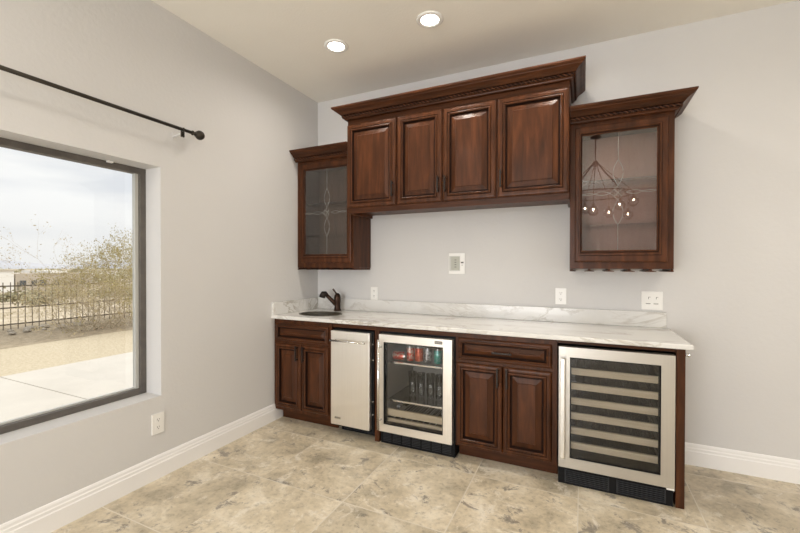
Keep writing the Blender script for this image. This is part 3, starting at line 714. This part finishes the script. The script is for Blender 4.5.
# ------------------------------------------------------------------ recessed ceiling lamps
def make_lamp(x, y, label):
    t = thing('ceiling_light', (x, y, H), label, 'ceiling light', 'recessed ceiling lights')
    MB().lathe((x, y, H), [(.058, -.0005), (.088, -.0005), (.090, -.004), (.084, -.009), (.066, -.011), (.060, -.007)], 36, cap0=False, cap1=False).build('trim_ring', M['reflector'], t)
    MB().lathe((x, y, H), [(.001, -.0005), (.060, -.0005), (.060, -.005), (.05, -.0075), (.001, -.009)], 36, cap0=False, cap1=False).build('lens', M['bulb'], t)
    l = light('lamp_beam', 'AREA', (0, 0, -.02), LAMP_W, (1, .92, .82), shape='DISK', size=.11, spread=R(160))
    l.parent = t
    return t
l0 = make_lamp(.752, -.777, 'round lit ceiling downlight nearer the left wall')
for x, y, lb in [(1.495, -.777, 'round lit ceiling downlight above the long cabinet, second from the left wall'), (2.24, -.777, 'ceiling downlight over the wine fridge end'),
                 (3.75, -1.5, 'added unseen ceiling downlight right of the cabinets'), (.9, -3.1, 'added unseen ceiling downlight by the window'), (1.7, -4.6, 'added unseen ceiling downlight behind the camera on the left'),
                 (4.0, -2.6, 'added unseen ceiling downlight to the right of the camera'), (3.9, -4.8, 'added unseen ceiling downlight behind the camera on the right')]:  # lamps after the wine fridge one are unseen, added to light the room
    c = copy_tree(l0); c.location = (x, y, H); c['label'] = lb

# ------------------------------------------------------------------ chandelier behind the camera, mirrored in the cabinet glass
cx_, cy_ = 2.56, -2.95
ch = thing('chandelier', (cx_, cy_, H), 'black ring chandelier with clear glass globes hanging behind the camera', 'chandelier')
MB().lathe((cx_, cy_, H), [(.001, -.03), (.05, -.028), (.065, -.001), (.001, -.0005)], 24).build('canopy', M['iron'], ch)
MB().tube([(cx_, cy_, H - .03), (cx_, cy_, 2.66)], .008, 10).build('stem', M['iron'], ch)
MB().lathe((cx_, cy_, 2.60), [(.001, 0), (.028, 0), (.034, .02), (.034, .05), (.018, .07), (.001, .07)], 20).build('hub', M['iron'], ch)
RR = .42
MB().tube([(cx_ + RR * math.cos(2 * math.pi * k / 48), cy_ + RR * math.sin(2 * math.pi * k / 48), 2.24) for k in range(49)], .007, 8, cap=False).build('ring', M['iron'], ch)
for k in range(9):
    a = 2 * math.pi * (k + .35) / 9; ca, sa = math.cos(a), math.sin(a); px, py = cx_ + RR * ca, cy_ + RR * sa; dz = [0, -.07, -.13][k % 3]
    am = MB().tube([(cx_ + .03 * ca, cy_ + .03 * sa, 2.64), (cx_ + .16 * ca, cy_ + .16 * sa, 2.50), (px, py, 2.245)], .0045, 6)
    am.tube([(px, py, 2.24), (px, py, 2.20 + dz)], .004, 6).lathe((px, py, 2.17 + dz), [(.001, 0), (.014, 0), (.014, .035), (.001, .036)], 12)
    ao = am.build('arm', M['iron'], ch)
    MB().ball((px, py, 2.12 + dz), .060, 20).build('globe', M['clear'], ao)
    MB().ball((px, py, 2.135 + dz), .010, 10, (1, 1, 1.5)).build('bulb', M['spark'], ao)
    if k % 3 == 0:
        bl = light('bulb_light', 'POINT', (px - cx_, py - cy_, 2.135 + dz - H), 9.0, (1, .93, .84), shadow_soft_size=.012); bl.parent = ch

# ------------------------------------------------------------------ outside
GZ = -.15
def ground_mat(name, a, b, c, sc, bump=.6):
    return noisy(name, [(.3, a), (.5, b), (.7, c)], sc, rough=.95, detail=9., bump=bump, bscale=sc * 6, spec=.1)
M['patio'] = noisy('patio_concrete', [(.3, (.48, .445, .395)), (.7, (.54, .505, .45))], 1.2, rough=.9, spec=.1, bump=.1, bscale=30)
M['lawn'] = ground_mat('dry_grass', (.38, .325, .23), (.46, .39, .28), (.54, .47, .36), 26)
M['desert'] = ground_mat('desert_soil', (.34, .28, .20), (.46, .385, .28), (.55, .47, .36), 1.2)
pt = MB()
pt.box(-4.62, -.22, -.758, 3.0, GZ - .1, GZ).box(-4.62, -.22, -12, -.77, GZ - .1, GZ).box(-4.62, -.22, -.77, -.758, GZ - .1, GZ - .008)
struct('patio', pt, M['patio'])
# soil surface with gentle relief
g = MB(); xs = [-4.62, -5.4, -6.2, -7, -7.8, -8.6, -9.4, -11, -14, -20, -30, -45, -62, -90, -140, -220, -380, -700, -1300]
ys = [-400, -120, -40, -15, -6, -3, -1.5, 0, 1, 2, 3, 4.5, 7, 12, 20, 32, 50, 80, 140, 260, 500, 1000]
def gz(x):
    if x > -10: return GZ
    if x > -62: return GZ - 2.75 * ((-x - 10) / 52) ** 1.2
    return GZ - 2.75 - (.0 if x > -140 else (-x - 140) * .004)
rows = [[(x, y, gz(x) + (random.uniform(-.02, .02) if -10 < x < -4.7 else 0)) for y in ys] for x in xs]
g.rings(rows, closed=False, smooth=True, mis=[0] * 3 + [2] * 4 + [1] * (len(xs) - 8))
M['shaded_yard_soil'] = ground_mat('shaded_yard_soil', (.22, .175, .12), (.30, .245, .17), (.38, .315, .23), 14)  # dark yard soil, with bush shadow also put into its colour
struct('ground', g, [M['lawn'], M['desert'], M['shaded_yard_soil']], fix=False)

def tri_tube(mb, a, b, r0, r1, mi=0):
    d = (b - a); 
    if d.length < 1e-6: return
    d.normalize(); u = d.cross(Vector((.31, .53, .79))).normalized(); v = d.cross(u)
    n = 3; i = len(mb.v)
    for p, r in ((a, r0), (b, r1)):
        for k in range(n): mb.v.append(tuple(p + (u * math.cos(2.094 * k) + v * math.sin(2.094 * k)) * r))
    for k in range(n): mb.f.append((i + k, i + (k + 1) % n, i + n + (k + 1) % n, i + n + k)); mb.m.append(mi); mb.sm.append(True)
def shrub(name, loc, size, hgt, label, cat, group, stems=16, depth=4, leaves=3, leafsize=.02, lean=(0, 0), mats=('twig', 'olive'), seed=1, droop=.0):
    rn = random.Random(seed); tw, lf = MB(), MB()
    def grow(p, d, ln, r, dep):
        q = p
        for s in range(3):
            d = (d + Vector((rn.uniform(-.28, .28), rn.uniform(-.28, .28), rn.uniform(-.16, .22) - droop))).normalized()
            nx = q + d * ln / 3; tri_tube(tw, q, nx, r, r * .8); r *= .8; q = nx
            if dep <= 2:
                for _ in range(leaves):
                    c = q + Vector([rn.gauss(0, ln * .10) for _ in range(3)]); u = Vector([rn.uniform(-1, 1) for _ in range(3)]).normalized(); v = u.orthogonal().normalized()
                    z = leafsize * rn.uniform(.6, 1.4); lf.add([c - u * z, c - v * z * .45, c + u * z, c + v * z * .45], [(0, 1, 2, 3)])
        if dep > 0:
            for _ in range(rn.choice((2, 3))):
                grow(q, (d + Vector([rn.uniform(-.75, .75), rn.uniform(-.75, .75), rn.uniform(-.35, .5)])).normalized(), ln * rn.uniform(.6, .85), r, dep - 1)
    base = Vector(loc)
    for _ in range(stems):
        a = rn.uniform(0, 6.283); t = rn.uniform(.1, 1.0)
        d = Vector((math.cos(a) * size * t + lean[0], math.sin(a) * size * t + lean[1], hgt * rn.uniform(.2, 1))).normalized()
        grow(base + Vector((rn.uniform(-.3, .3) * size, rn.uniform(-.4, .4) * size, 0)), d, math.hypot(size, hgt) * .36 * rn.uniform(.8, 1.15), .009, depth)
    t = thing(name, loc, label, cat, group)
    tw.build('twigs', M[mats[0]], t, fix=False); lf.build('foliage', M[mats[1]], t, fix=False)
    return t
M['twig'] = noisy('dry_twigs', [(.3, (.40, .32, .22)), (.7, (.62, .54, .41))], 9., rough=.9, spec=.1)
M['olive'] = noisy('olive_leaves', [(.3, (.30, .25, .09)), (.7, (.50, .42, .18))], 2.2, rough=.8, spec=.1)
M['dry'] = noisy('dry_leaves', [(.3, (.46, .37, .20)), (.7, (.62, .52, .32))], 2.2, rough=.8, spec=.1)
M['farleaf'] = noisy('far_leaves', [(.3, (.34, .31, .20)), (.7, (.48, .44, .30))], 2.2, rough=.9, spec=.1)
BG = 'desert bushes beyond the patio'
shrub('desert_bush', (-7.85, 3.15, GZ), 1.5, 1.45, 'big olive bush beyond the lawn, cut off by the right window edge', 'bush', BG, stems=60, depth=4, leaves=2, leafsize=.017, seed=3)
shrub('desert_bush', (-8.0, 1.95, GZ), 1.1, .95, 'tangled dry bush in front of the fence, left of the big olive one', 'bush', BG, stems=44, depth=4, leaves=1, leafsize=.014, mats=('twig', 'dry'), seed=8)
shrub('young_tree', (-8.5, 1.72, GZ), .25, 2.5, 'thin bare young tree rising above the bushes', 'tree', None, stems=3, depth=3, leaves=1, leafsize=.02, lean=(0, .02), mats=('twig', 'dry'), seed=5)

# iron fence
fe = thing('iron_fence', (-9.5, 2, GZ), 'dark iron picket fence at the edge of the yard', 'fence')
y = -1.2; pk = None
while y < 5.0:
    z1 = GZ + 1.10
    if abs((y + 1.2) % 2.6) < .12:
        MB().box(-9.53, -9.47, y - .03, y + .03, GZ - .05, GZ + 1.22).build('post', M['hazed_iron'], fe)
    elif pk is None: pk = MB().box(-9.508, -9.492, y - .006, y + .006, GZ - .02, z1).build('picket', M['hazed_iron'], fe); py0 = y
    else:
        o = pk.copy(); C.objects.link(o); o.location = (0, y - py0, 0)
    y += .13
for z in (GZ + .12, GZ + .50, GZ + 1.0): MB().box(-9.512, -9.488, -1.3, 5.1, z, z + .03).build('rail', M['hazed_iron'], fe)

# stones along the fence
M['stone'] = noisy('grey_stones', [(.3, (.22, .19, .15)), (.7, (.42, .37, .30))], 4., rough=.9, bump=.4, bscale=8)
for i in range(13):
    x, y = -8.95 + random.uniform(.1, .26) * (-1) ** i, .55 + i * .155 + random.uniform(-.02, .02); r = random.uniform(.035, .09)
    bm = bmesh.new(); bmesh.ops.create_icosphere(bm, subdivisions=2, radius=r)
    for v in bm.verts: v.co = Vector((v.co.x * 1.2, v.co.y * 1.3, v.co.z * .75)) * random.uniform(.88, 1.12)
    me = bpy.data.meshes.new('stone'); bm.to_mesh(me); bm.free(); me.materials.append(M['stone'])
    o = bpy.data.objects.new('stone', me); C.objects.link(o); o.location = (x, y, GZ + r * .5); tag(o, 'small grey-brown stone at the foot of the iron fence', 'stone', 'stones along the fence')

# houses far off
M['stucco'] = mat('tan_stucco', (.46, .40, .33), .9); M['white_stucco'] = mat('white_stucco', (.78, .76, .72), .9); M['farglass'] = mat('dark_house_glass', (.08, .09, .10), .2)
HZ = gz(-80)
hs = thing('house', (-80, 33, HZ), 'long tan flat-roofed house with dark windows beyond the fence', 'house')
MB().box(-90, -80, 27.6, 38.2, HZ - .3, .05).build('walls', M['stucco'], hs)
MB().box(-90.2, -79.8, 32.2, 34.4, .0505, .48).build('roof_parapet', M['white_stucco'], hs)
for y0, y1 in ((28.1, 28.9), (29.6, 30.3), (30.7, 31.6), (32.6, 33.3), (35.2, 35.8), (36.6, 37.2)):
    MB().box(-79.99, -79.93, y0, y1, -2.0, -1.1).build('window', M['farglass'], hs)
h2 = thing('house', (-80, 24, HZ), 'bright white stucco block at the left edge of the view', 'house')
MB().box(-90, -80, 19, 27.4, HZ - .3, .45).build('walls', M['white_stucco'], h2); MB().box(-90.1, -79.9, 18.9, 27.5, .4505, .62).build('roof_parapet', M['stucco'], h2)
MB().box(-79.99, -79.93, 22, 23, -2, -1).build('window', M['farglass'], h2)
h3 = thing('house', (-110, 55, HZ), 'small white house right of the tan one, behind the bush', 'house')
MB().box(-116, -110, 53.5, 59.5, HZ - .3, -.1).build('walls', M['white_stucco'], h3); MB().box(-109.99, -109.9, 55, 56.4, -2.1, -1.1).build('window', M['farglass'], h3)
MB().box(-116.1, -109.9, 53.4, 59.6, -.0995, .1).build('roof_parapet', M['stucco'], h3)

# far desert trees
proto = []
for s in range(3):
    rn = random.Random(40 + s); lf = MB()
    for _ in range(420):
        a, b, q = rn.gauss(0, .9), rn.gauss(0, .9), abs(rn.gauss(0, .8)); c = Vector((a, b, .35 + q)); u = Vector([rn.uniform(-1, 1) for _ in range(3)]).normalized(); v = u.orthogonal().normalized(); z = .22
        lf.add([c - u * z, c - v * z, c + u * z, c + v * z], [(0, 1, 2, 3)])
    t = thing('desert_tree', (0, 0, 0), 'low olive desert tree far beyond the fence', 'tree', 'far desert trees')
    lf.build('crown', M['farleaf'], t, fix=False); MB().tube([(0, 0, -.4), (.05, 0, .9)], [.09, .05], 6).build('trunk', M['twig'], t)
    proto.append(t)
rn = random.Random(3); spots = []
for i in range(130):
    x = -rn.uniform(16, 60) if i < 34 else -rn.uniform(62, 76) if i < 44 else -rn.uniform(95, 420)
    y = -x * rn.uniform(.30, .66) - 1
    k = rn.uniform(.3, .5) if i < 44 else rn.uniform(.8, 1.6)
    if any(math.hypot(x - a, y - b) < 3.6 * (k + q) for a, b, q in spots) or (-95 < x < -75 and y < 45): continue
    spots.append((x, y, k))
    src = proto[i % 3]; o = src if src.location.length == 0 else copy_tree(src)
    o.location = (x, y, gz(x) + .02); o.rotation_euler.z = rn.uniform(0, 6); o.scale = (k, k, k * .8)

# mountains on the horizon
M['hills'] = noisy('haze_tinted_hills', [(.3, (.36, .37, .40)), (.7, (.43, .43, .45))], .01, rough=1., spec=0)  # pale grey carries the distance haze in the base colour
hm = MB(); rn = random.Random(9); ridge = []; n = 60
for k in range(n + 1):
    y = -300 + k * 28; hh = 8 + 7 * math.sin(k * .55) * math.sin(k * .21 + 1) + 6 * rn.random()
    ridge.append((y, hh))
hm.rings([[(-1150, y, -6) for y, h in ridge], [(-1230, y, h * .6) for y, h in ridge], [(-1300, y + 8, h) for y, h in ridge], [(-1500, y, -6) for y, h in ridge]], closed=False, smooth=True)
struct('hills', hm, M['hills'])
